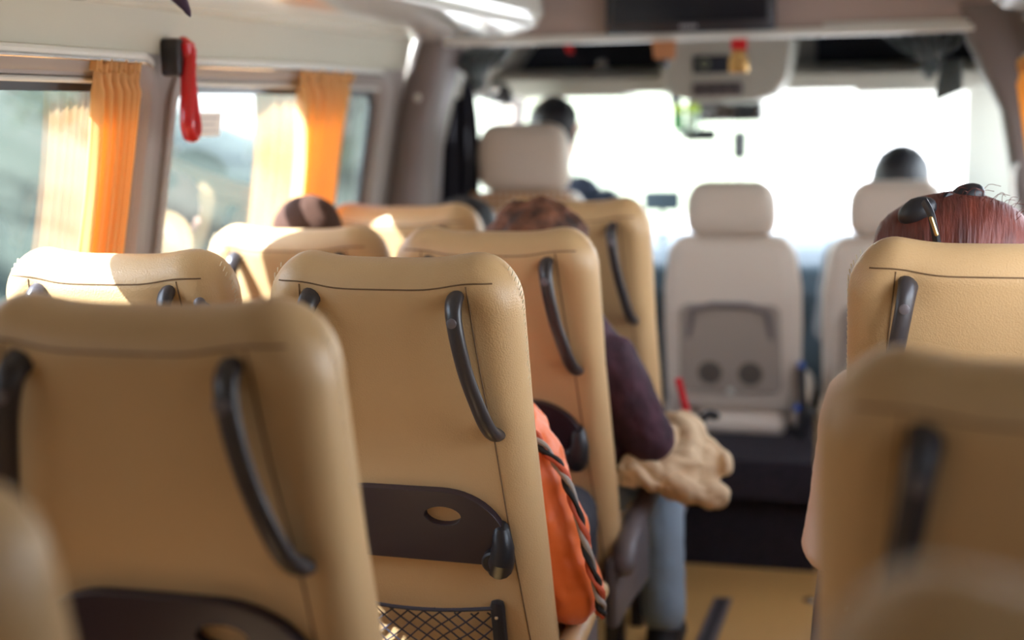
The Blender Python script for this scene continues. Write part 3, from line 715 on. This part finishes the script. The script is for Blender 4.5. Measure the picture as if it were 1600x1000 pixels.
# mirrors and gadgets at the windscreen
t = thing('rear_view_mirror', 'wide rear-view mirror below the overhead console', 'mirror', (-.70, 5.32, 1.413), 0)
b = MB(); b.rbox((0, 0, 0), (.140, .014, .040), .012, 4); b.build('casing', BLACKP, t)
b = MB(); b.rbox((0, -.0145, 0), (.133, .001, .035), .001, 2); b.build('mirror_glass', MIRRORM, t)
b = MB(); b.tube([(0, .0, .03), (0, .03, .09)], .009, 8); b.build('stem', BLACKP, t)
t = thing('small_mirror', 'small dark mirror hanging below the wide rear-view mirror', 'mirror', (-.80, 5.40, 1.324))
b = MB(); b.rbox((0, 0, 0), (.062, .012, .024), .010, 4); b.build('casing', BLACKP, t)
b = MB(); b.tube([(0, 0, .01), (.0, .015, .10), (.0, .03, .17)], .005, 6); b.build('stem', BLACKP, t)
LIME = mat('lime_plastic', (.55, .80, .10), .3); GREENL = mat('green_liquid', (.12, .42, .16), .25); MINT = mat('pale_green', (.6, .8, .65), .3)
for x, mm, lab in ((-.865, GREENL, 'green bottle with a lime cap hanging left of the rear-view mirror'), (-.815, MINT, 'pale green bottle with a lime cap hanging beside the rear-view mirror')):
    t = thing('air_freshener', lab, 'air freshener', (x, 5.28, 1.388)); b = MB()
    b.rbox((0, 0, -.012), (.021, .014, .034), .008, 4); b.build('bottle', mm, t)
    b = MB(); b.sphere((0, 0, .034), (.026, .020, .020), 12); b.build('cap', LIME, t)
    b = MB(); b.tube([(0, 0, .05), (0, .01, .09)], .002, 6); b.build('string', BLACKP, t)
t = thing('antenna_strut', 'thin dark strut slanting down the windscreen left of the mirrors', 'strut', (-.905, 5.42, 1.49)); b = MB()
b.tube([(0, 0, 0), (.012, .01, -.06), (.030, .03, -.17)], [.022, .020, .014], 8); b.build('arm', NAVYC, t)
b = MB(); b.rbox((0, 0, 0), (.04, .02, .015), .01, 3); b.build('foot', BLACKP, t)
t = thing('dash_camera', 'small upright dark device on a stalk on the dashboard', 'device', (-.655, 5.42, .90)); b = MB()
b.rbox((0, 0, .385), (.026, .014, .052), .004, 3); b.build('body', GREYC, t)
b = MB(); b.tube([(0, .02, 0), (0, .02, .2), (0, .005, .36)], .006, 8); b.build('stalk', WHITEP, t)
t = thing('phone_holder', 'dark phone in a holder at the bottom of the windscreen beside the driver', 'phone', (-.95, 5.42, .90)); b = MB()
b.rbox((0, 0, .175), (.070, .009, .038), .005, 3); b.build('phone', DASH, t)
b = MB(); b.tube([(0, .02, 0), (0, .02, .10), (0, .008, .15)], .009, 8); b.build('stalk', BLACKP, t)
OLIVE = mat('olive_leaf', (.22, .26, .05), .6)
t = thing('green_feather', 'narrow olive green leaf standing on the dashboard near the dash device', 'ornament', (-.70, 5.45, .90)); b = MB()
b.tube(spline([(0, 0, 0), (.004, 0, .2), (-.002, 0, .32), (-.012, 0, .37)], 4), [.003]*5+[.006, .009, .012, .013, .013, .011, .008, .004], 8, flat=.35); b.build('leaf', OLIVE, t)
def wiper(x0, x1, y, z, label):
    t = thing('windscreen_wiper', label, 'wiper', (x0, y, z), 0, 'windscreen wipers')
    L = x1-x0; b = MB(); b.tube(spline([(0, 0, .0), (L*.4, .01, .006), (L, .0, 0)], 5), [.008]+[.018]*9+[.006], 8); b.build('blade', BLACKP, t)
    b = MB(); b.tube(spline([(L*.45, .02, .01), (L*.7, .03, .02), (L*.78, .06, .11)], 4), [.018]*6+[.014, .011, .008], 8); b.build('arm', BLACKP, t)
wiper(-.75, -.34, 5.89, 1.185-.02, 'long dark wiper lying on the windscreen right of the dash device')
# hanging pennants in the opening
t = thing('hanging_pennant', 'orange-brown pennant with a dark tip hanging from the bulkhead trim', 'pennant', (-.745, 4.285, 1.624)); b = MB()
b.plate([[(-.036, 0), (.036, 0), (.034, -.05), (.012, -.062), (-.030, -.052)]], lambda u, v, d: (u, d, v), -.004, .004); b.build('cloth', BROWNC, t)
b = MB(); b.tube([(0, 0, -.055), (0, 0, -.072), (.004, 0, -.088)], [.016, .014, .004], 8, up=(1, 0, 0)); b.build('tassel', BLACKP, t)
b = MB(); b.tube([(0, 0, .012), (0, 0, -.002)], .003, 6); b.build('hook', CHROME, t)
t = thing('hanging_amulet', 'gold amulet on a red band hanging from the bulkhead trim', 'ornament', (-.522, 4.285, 1.624)); b = MB()
b.rbox((0, 0, -.018), (.024, .005, .018), .003, 3); b.build('red_band', RED, t)
b = MB(); b.rbox((0, -.002, -.066), (.029, .008, .034), .007, 4, fn=lambda x, y, z: (x*(1-.35*max(0, z/.034)), y, z)); b.build('gold_body', GOLD, t)
b = MB(); b.sphere((.004, -.012, -.052), (.009, .005, .009), 10); b.build('stud', GOLD, t)
t = thing('gold_ornament', 'small gold ornament hanging right of the television at the top edge', 'ornament', (-.365, 4.255, 1.75)); b = MB()
for i in range(4): b.sphere((-.024+.016*i, 0, .004-.004*(i % 2)), (.010, .008, .014), 8)
b.build('beads', GOLD, t)
b = MB(); b.tube([(-.03, 0, .02), (.0, 0, .028), (.03, 0, .02)], .006, 8); b.build('bar', GOLD, t)
b = MB(); b.tube([(0, .0, .03), (0, .025, .05)], .003, 6); b.build('hook', GOLD, t)

# dark cab curtains
def swag(cx_, y, z1, wd, drop, skew, label, seed, lining=None):
    t = thing('cab_curtain', label, 'curtain', (cx_, y, z1), 0, 'dark cab curtains'); rnd = random.Random(seed); f = 7; ph = rnd.uniform(0, 6)
    def fn(u, v):
        a = (u-.5)*wd*(1-.55*v)+skew*v; z = -drop*v*(1-.55*abs(u-.5)*2*(v))
        d = .022*math.sin(2*PI*f*u+ph)*(.4+.6*math.sin(PI*min(1, v+.15)))
        return (a, -.015-.06*math.sin(PI*v)*(1-(2*u-1)**2)+d*.8, z+.008*math.sin(2*PI*f*u+1))
    b = MB(); b.grid(fn, 84, 18); o = b.build('gathered_cloth', TEAL, t, angle=180); sm = o.modifiers.new('thickness', 'SOLIDIFY'); sm.thickness = .003
    b = MB(); b.tube([(-wd/2, 0, .006), (wd/2, 0, .006)], .008, 8); b.build('rod', BLACKP, t)
    b = MB(); b.tube([fn(.5, 1.0), Vector(fn(.5, 1.0))+Vector((.0, 0, -.012))], [.03, .012], 10, up=(1, 0, 0), round_ends=True); b.build('tie', TEAL, t)
    return t
swag(-1.395, 4.50, 1.628, .25, .115, .005, 'grey-green curtain tied up in a bundle at the top left of the cab opening', 1)
tt = swag(.0, 4.50, 1.632, .25, .105, .02, 'dark striped curtain tied up in a bundle at the top right of the cab opening', 4)
b = MB(); b.grid(lambda u, v: (lerp(.055, .115, u)-.02*v*(1-u), 4.50-4.50+.01*math.sin(6*u+2*v), lerp(-.075, -.20, v)+.03*u*v), 8, 8); o = b.build('hanging_end', TEAL, tt); sm = o.modifiers.new('thickness', 'SOLIDIFY'); sm.thickness = .003
o.location.x = 0
t = thing('door_curtain', 'long navy curtain gathered beside the driver door', 'curtain', (-1.53, 4.62, 0)); b = MB()
b.grid(lambda u, v: (-.018-.05*v+.018*math.sin(2*PI*4*u+v), (u-.5)*(.16+.06*math.sin(PI*v)), lerp(1.54, .95, v)), 48, 14); o = b.build('cloth', NAVY, t, angle=180); sm = o.modifiers.new('thickness', 'SOLIDIFY'); sm.thickness = .003
o.rotation_euler.z = math.radians(-55)
b = MB(); b.tube([(-.02, -.09, 1.545), (-.02, .09, 1.545)], .006, 8); b.build('rod', BLACKP, t).rotation_euler.z = math.radians(-55)

# ================================================================== people
def capsule(b, p, q, r0, r1, n=14):
    p, q = Vector(p), Vector(q)
    if (q-p).length < 1e-4: q = p+Vector((0, 0, 1e-3))
    b.tube([p, q], [r0, r1], n, up=(.31, .77, .55), round_ends=True)
def fuse(o, voxel, smooth=6, wrinkle=0, size=.06, hard=False):
    m = o.modifiers.new('fuse', 'REMESH'); m.mode = 'VOXEL'; m.voxel_size = voxel; m.use_smooth_shade = True
    m = o.modifiers.new('relax', 'SMOOTH'); m.iterations = smooth; m.factor = .5
    if wrinkle:
        tx = bpy.data.textures.new('cloth', 'CLOUDS'); tx.noise_scale = size; tx.noise_depth = 1 if hard else 2
        if hard: tx.noise_type = 'HARD_NOISE'
        m = o.modifiers.new('wrinkle', 'DISPLACE'); m.texture = tx; m.strength = wrinkle; m.mid_level = .5
def hand(b, W, d, up, r=1.):             # palm, four bent fingers of unequal length and a thumb
    d = Vector(d).normalized(); up = (Vector(up)-d*Vector(up).dot(d)).normalized(); sd_ = d.cross(up)
    for k_ in range(4):
        o_ = (k_-1.5)*.020
        base = W+d*.085+sd_*o_; capsule(b, W+sd_*o_*.7+d*.01, base, .015, .0125, 8)
        L = (.066, .078, .072, .056)[k_]; m1 = base+d*L*.5-up*.010; m2 = m1+d*L*.32-up*.022; m3 = m2+d*L*.10-up*.022
        capsule(b, base, m1, .0095, .009, 8); capsule(b, m1, m2, .009, .0085, 8); capsule(b, m2, m3, .0085, .0075, 8)
    tb = W+d*.028+sd_*.028; t1 = tb+sd_*.030+d*.026-up*.006; t2 = t1+d*.030+sd_*.004-up*.008
    capsule(b, tb-sd_*.012, t1, .0145, .011, 8); capsule(b, t1, t2, .011, .009, 8)
def person(label, hip, neck, head, arms, cloth, hair, legs=DARKT, lean=0, sleeve_to=1., shoulder=.17, vox=.008, face_turn=0, wr=.012, legs_pts=None, chest=.115, sleeve_r=1., foot=None):
    """hip, neck, head centre in world space; arms = [(shoulder, elbow, wrist)] left then right."""
    base = Vector((hip[0], hip[1], 0)); t = thing('person', label, 'person', base)
    L = lambda p: Vector(p)-base
    hip_, neck_, head_ = L(hip), L(neck), L(head)
    up = (head_-neck_).normalized(); fw = Matrix.Rotation(face_turn, 3, 'Z') @ Vector((0, 1, 0)); sd_ = fw.cross(Vector((0, 0, 1)))
    b = MB()
    capsule(b, neck_-up*.02, head_-up*.03, .052, .050)
    b.sphere(head_+fw*-.005+Vector((0, 0, .02)), (.077, .092, .088), 20)
    capsule(b, head_+fw*.035-Vector((0, 0, .075)), head_+fw*.02, .042, .070)                        # jaw
    capsule(b, head_+fw*.082+Vector((0, 0, .0)), head_+fw*.104-Vector((0, 0, .028)), .010, .014, 8)    # nose
    capsule(b, head_+fw*.086-Vector((0, 0, .062))-sd_*.018, head_+fw*.086-Vector((0, 0, .062))+sd_*.018, .009, .009, 8)
    capsule(b, head_+fw*.078+Vector((0, 0, .026))-sd_*.04, head_+fw*.078+Vector((0, 0, .026))+sd_*.04, .014, .014, 8)
    for s in (-1, 1): capsule(b, head_+sd_*s*.080-Vector((0, 0, .015)), head_+sd_*s*.088+Vector((0, 0, .018))-fw*.008, .010, .015, 8)
    def torso(b, e):
        chestc = hip_.lerp(neck_, .66)
        for s in (-1, 1):
            capsule(b, hip_+Vector((s*.075, 0, 0)), chestc+Vector((s*.075, .012, 0)), .105+e, chest+e)
            capsule(b, chestc+Vector((s*.06, .01, .02)), neck_+Vector((s*.09, 0, -.055)), chest-.01+e, .062+e)
        capsule(b, neck_+Vector((-.09, 0, -.055)), neck_+Vector((.09, 0, -.055)), .06+e, .06+e); capsule(b, neck_+Vector((0, 0, -.08)), neck_+Vector((0, .002, -.015)), .085+e, .056+e)
    torso(b, 0)
    for i, (S, E, W) in enumerate(arms):
        S, E, W = L(S), L(E), L(W)
        capsule(b, S, E, .048, .038); capsule(b, E, W, .038, .026); hand(b, W, (W-E), (0, -.2, 1))
    lg = legs_pts or [[(hip[0]+s*.09, hip[1]+.02, hip[2]-.02), (hip[0]+s*.12, hip[1]+.36, hip[2]+.0), (hip[0]+s*.12, hip[1]+.34, .10)] for s in (-1, 1)]
    for A, K, F_ in lg:
        A, K, F_ = L(A), L(K), L(F_); capsule(b, A, K, .078, .055); capsule(b, K, F_, .055, .036); capsule(b, F_+Vector((0, -.01, -.055)), F_+Vector((0, .13, -.07)), .036, .030)
    o = b.build('body', SKIN, t, weld=0); fuse(o, vox, 4)
    b = MB()
    for s in (-1, 1): b.sphere(head_+fw*.082+sd_*s*.032+Vector((0, 0, .008)), .011, 10)
    b.build('eyes', EYEM, t)
    b = MB(); torso(b, .012)
    for S, E, W in arms:
        S, E, W = L(S), L(E), L(W); capsule(b, S, E, .062*sleeve_r, .054*sleeve_r); We = E.lerp(W, sleeve_to); capsule(b, E, We, .054*sleeve_r, .043*sleeve_r)
    o = b.build('top_clothing', cloth, t, weld=0); fuse(o, vox, 5, wr)
    b = MB()
    for A, K, F_ in lg:
        A, K, F_ = L(A), L(K), L(F_); capsule(b, A, K, .094, .068); capsule(b, K, F_+Vector((0, 0, .03)), .068, .056)
    capsule(b, hip_+Vector((-.09, 0, 0)), hip_+Vector((.09, 0, 0)), .112, .112)
    o = b.build('trousers', legs, t, weld=0); fuse(o, vox, 4, .01)
    for A, K, F_ in lg:
        F2 = L(F_); b = MB(); capsule(b, F2+Vector((0, -.03, -.055)), F2+Vector((0, .15, -.062)), .046, .038); capsule(b, F2+Vector((0, -.01, -.02)), F2+Vector((0, 0, -.05)), .046, .046)
        b.xform(lambda p: Vector((p.x, p.y, max(p.z, F2.z-.098)))); o = b.build('shoe', SHOE, t, weld=0); fuse(o, .008, 3)
    if hair:
        hm, hr, hn, hb = hair             # material, radii, lumpiness, droop behind
        b = MB(); sd0 = int(abs(head[0])*1000)
        def hf(d):
            k_ = 1+hn*mnoise.noise(d*3.1+Vector((sd0, 0, 0)))+.4*hn*mnoise.noise(d*8+Vector((0, sd0, 0)))
            fr = d.dot(fw)
            if fr > .25 and d.z < .55: k_ *= .80           # keep the face free
            if d.z < -.2: k_ *= 1+hb
            return k_
        b.sphere(head_-fw*.010+Vector((0, 0, .030)), hr, 40, fn=hf); h = b.build('hair', hm, t)
    return t, base, head_
P1 = person('driver seen from behind with dark hair and a navy jacket', (-1.27, 4.98, .60), (-1.245, 4.93, 1.175), (-1.245, 4.945, 1.345),
       [((-1.44, 4.95, 1.09), (-1.50, 5.05, .84), (-1.42, 5.16, .95)), ((-1.06, 4.92, 1.09), (-1.0, 5.03, .84), (-1.12, 5.16, .96))], NAVYC, (HAIRD, (.094, .104, .10), .05, 0), face_turn=math.radians(-24),
       legs_pts=[[(-1.36, 5.0, .58), (-1.38, 5.34, .62), (-1.38, 5.46, .34)], [(-1.18, 5.0, .58), (-1.18, 5.34, .62), (-1.18, 5.46, .34)]])
P2 = person('front passenger at the right with dark greyish hair above the headrest', (-.07, 4.90, .60), (-.065, 4.86, 1.00), (-.06, 4.90, 1.165),
       [((-.25, 4.87, .92), (-.29, 4.98, .66), (-.15, 5.15, .62)), ((.12, 4.87, .92), (.17, 4.98, .66), (.03, 5.15, .62))], GREYC, (HAIRD, (.094, .104, .10), .04, 0),
       legs_pts=[[(-.15, 4.9, .58), (-.16, 5.22, .60), (-.16, 5.20, .34)], [(.02, 4.9, .58), (.03, 5.22, .60), (.03, 5.20, .34)]])
P3 = person('passenger at the left window, top of a short-haired brown head above the pale seat', (-1.40, 3.42, .54), (-1.445, 3.30, .950), (-1.470, 3.29, 1.103),
       [((-1.55, 3.32, .89), (-1.56, 3.45, .62), (-1.46, 3.63, .58)), ((-1.23, 3.32, .89), (-1.20, 3.45, .62), (-1.31, 3.63, .58))], BROWNJ, (HAIRS, (.088, .10, .092), .03, 0))
P7 = person('passenger at the front left window, dark brown hair behind the pale seat corner', (-1.28, 4.02, .54), (-1.25, 3.89, .915), (-1.245, 3.87, 1.055),
       [((-1.40, 3.92, .86), (-1.46, 4.05, .62), (-1.36, 4.2, .58)), ((-1.05, 3.90, .85), (-1.04, 4.05, .60), (-1.16, 4.2, .58))], BROWNJ, (HAIRD, (.098, .11, .102), .05, .1),
       legs_pts=[[(-1.36, 4.03, .52), (-1.37, 4.2, .53), (-1.37, 4.16, .10)], [(-1.2, 4.03, .52), (-1.2, 4.2, .53), (-1.2, 4.16, .10)]])
P5 = person('passenger in an orange jacket with braided trim, sleeve sticking out beside the sharp seat', (-.85, 2.60, .54), (-.85, 2.53, .90), (-.85, 2.58, 1.02),
       [((-1.02, 2.56, .86), (-1.04, 2.68, .60), (-.93, 2.88, .56)), ((-.715, 2.565, .762), (-.632, 2.575, .505), (-.72, 2.82, .47))], ORANGE, (HAIRB, (.088, .10, .092), .05, 0), vox=.007, wr=.022, chest=.105, sleeve_r=1.25)
P4 = person('curly brown-haired passenger in a plum velvet top, arm reaching into the aisle', (-.84, 3.30, .54), (-.845, 3.19, .965), (-.845, 3.18, 1.092),
       [((-1.0, 3.22, .89), (-1.02, 3.36, .62), (-.85, 3.52, .56)), ((-.690, 3.20, .835), (-.605, 3.24, .655), (-.60, 3.45, .57))], VELVET, (HAIRB, (.117, .112, .100), .17, .12), legs=DENIM, sleeve_to=.12, vox=.007, sleeve_r=1.22, wr=.014,
       legs_pts=[[(-.93, 3.32, .52), (-.96, 3.56, .54), (-.95, 3.50, .10)], [(-.75, 3.32, .52), (-.64, 3.58, .54), (-.61, 3.50, .10)]])
P6 = person('red-haired passenger in a pale pink jacket with sunglasses on her head', (.085, 2.82, .54), (.08, 2.71, .99), (.065, 2.73, 1.128),
       [((-.105, 2.70, .875), (-.145, 2.64, .605), (-.02, 2.90, .56)), ((.245, 2.72, .89), (.26, 2.80, .62), (.14, 2.98, .56))], PINK, (HAIRR, (.148, .122, .106), .04, .10), sleeve_r=.98, wr=.016, vox=.007)
# flyaway strands and sunglasses on the red-haired passenger
t6, base6, head6 = P6
b = MB(); rnd = random.Random(5)
for i in range(38):
    a = rnd.uniform(-.3, 1.6); d = Vector((math.sin(a)*.9, rnd.uniform(-.6, .1), math.cos(a))).normalized(); p = head6+Vector((0, 0, .03))+Vector((d.x*.128, d.y*.112, d.z*.104))
    e = Vector((rnd.uniform(-.2, .6), rnd.uniform(-.4, .2), rnd.uniform(.2, 1))).normalized(); q = rnd.uniform(.012, .032)
    b.tube(spline([p, p+e*q*.6+d*q*.3, p+e*q+Vector((rnd.uniform(.0, .02), 0, -.004))], 3), .0005, 4)
b.build('loose_strands', HAIRR, t6)
g = thing('sunglasses', 'dark sunglasses with gold hinges pushed up on the red hair', 'sunglasses', (.050, 2.655, 1.246), math.radians(-8)); g.scale = (1.15, 1.15, 1.15)
for s, c in ((-1, Vector((-.045, -.01, -.012))), (1, Vector((.020, .05, .006)))):
    b = MB(); b.sphere(c, (.036, .020, .022), 18, fn=lambda d: 1-.12*abs(d.x)); b.xform(lambda p: c+Matrix.Rotation(math.radians(-28), 3, 'Y') @ (Vector(p)-c)); b.build('lens', BLACKP, g)
b = MB(); b.tube(spline([(-.012, .02, .0), (-.005, .03, .012), (.002, .036, .008)], 4), .005, 8); b.build('bridge', BLACKP, g)
b = MB(); b.tube(spline([(-.026, -.075, .008), (-.014, -.085, -.012), (-.004, -.085, -.055)], 4), .0045, 8, flat=1.6); tm = b.build('temple', BLACKP, g)
b = MB(); b.tube([(-.0135, -.091, -.016), (-.005, -.091, -.040)], .003, 6, round_ends=True); b.build('gold_inlay', GOLD, tm)
# braided ribbon along the orange sleeve
t5, base5, _ = P5
S = spline([(-.702, 2.535, .832), (-.660, 2.512, .795), (-.622, 2.510, .745), (-.596, 2.507, .668), (-.573, 2.507, .580), (-.560, 2.525, .505), (-.566, 2.555, .462)], 8)
RIB = [mat('ribbon_black', (.015, .013, .013), .7), mat('ribbon_grey', (.42, .36, .31), .8), mat('ribbon_red', (.62, .10, .04), .7)]
for j in range(3):
    b = MB(); P = []
    for i, p in enumerate(S):
        a = i*.55+j*2*PI/3; P.append(p-base5+Vector((.0065*math.cos(a), .005*math.sin(a)-.004, .003*math.sin(a*1.3))))
    b.tube(P, [.0046+.0014*math.sin(i*1.1+j*2) for i in range(len(P))], 8, flat=1.1); b.build('braided_trim', RIB[j], t5)
# khaki jacket bundled over the arm
t = thing('khaki_jacket', 'crumpled khaki jacket bundled on the lap beside the plum sleeve', 'jacket', (-.53, 3.36, .45))
def Lk(*p): return Vector(p)-Vector((-.53, 3.36, .45))
b = MB()
def slab(pts, r, flat): b.tube(spline([Lk(*p) for p in pts], 5), r, 14, up=(.2, -.4, 1), flat=flat, round_ends=True)
slab([(-.66, 3.20, .57), (-.58, 3.24, .60), (-.51, 3.30, .60), (-.46, 3.34, .585)], [.045+.02*math.sin(i*.9) for i in range(16)], .62)
slab([(-.60, 3.30, .655), (-.54, 3.33, .655), (-.485, 3.36, .62), (-.45, 3.38, .575)], [.06, .062, .066, .07, .072, .072, .072, .07, .068, .066, .064, .06, .056, .05, .044, .036], .5)
slab([(-.62, 3.20, .59), (-.56, 3.22, .56), (-.52, 3.25, .54), (-.48, 3.28, .53)], .055, .8)
slab([(-.56, 3.26, .62), (-.50, 3.29, .60), (-.445, 3.33, .575)], [.05, .052, .054, .055, .055, .052, .048, .042, .036, .028, .020], .55)
slab([(-.65, 3.18, .60), (-.60, 3.17, .575), (-.56, 3.19, .555)], .024, .8)
slab([(-.62, 3.34, .56), (-.56, 3.40, .57), (-.50, 3.42, .56)], .06, .8)
o = b.build('body', KHAKI, t, weld=0); fuse(o, .005, 3, .05, .12, True)
b = MB(); slab([(-.535, 3.205, .555), (-.49, 3.225, .535), (-.452, 3.25, .528)], [.034, .036, .037, .038, .039, .040, .041, .042, .043, .044, .044], .8)
o = b.build('sleeve_cuff', KHAKI, t, weld=0); fuse(o, .004, 3, .024, .08, True)
# red belt webbing with its buckle by the farthest aisle seat
REDW = mat('red_webbing', (.75, .02, .03), .7)
t = thing('seat_belt', 'red seat belt with a black buckle at the side of the farthest aisle seat', 'seat belt', (-.60, 3.72, .55)); b = MB()
b.tube(spline([(-.0, -.06, .17), (.016, -.05, .10), (.035, -.05, .03)], 5), .010, 8, up=(0, 1, 0), flat=.3); b.build('webbing', REDW, t)
b = MB(); b.tube(spline([(.05, -.03, .01), (.056, -.03, .05), (.075, -.02, .068), (.09, -.01, .062)], 4), [.016]*6+[.014]*7, 10, flat=.8, round_ends=True); b.build('buckle', BLACKP, t)

# ================================================================== trees and shrubs outside the left windows
rnd = random.Random(11); k = 0
for x, y, h, r, tr in ((-9, 2, 3.2, 1.2, 1), (-8.0, 5.3, 2.0, .9, 0), (-10, 8.7, 4.2, 1.5, 1), (-7.6, 12.0, 2.2, 1.0, 0), (-10.5, 15.0, 4.6, 1.6, 1), (-7.8, 18.6, 2.6, 1.1, 0), (-10, 22.5, 4.5, 1.6, 1), (-8, 27, 3.0, 1.2, 0), (-15, 5, 5, 1.8, 1), (-15.5, 11.8, 5, 1.8, 1), (-15.5, 19, 5.2, 1.9, 1), (-7.0, 8.6, 1.0, .6, 0), (-7.0, 15.3, 1.0, .6, 0), (-15, 27, 5.5, 2.1, 1), (-12, 34, 5.5, 2.2, 1)):
    kind = 'green roadside tree on the bank outside the left windows' if tr else 'low green shrub on the bank outside the left windows'
    o = shrub(x, y, h, r, kind, 1400 if tr else 900, bool(tr)); o['group'] = 'roadside trees' if tr else 'roadside shrubs'
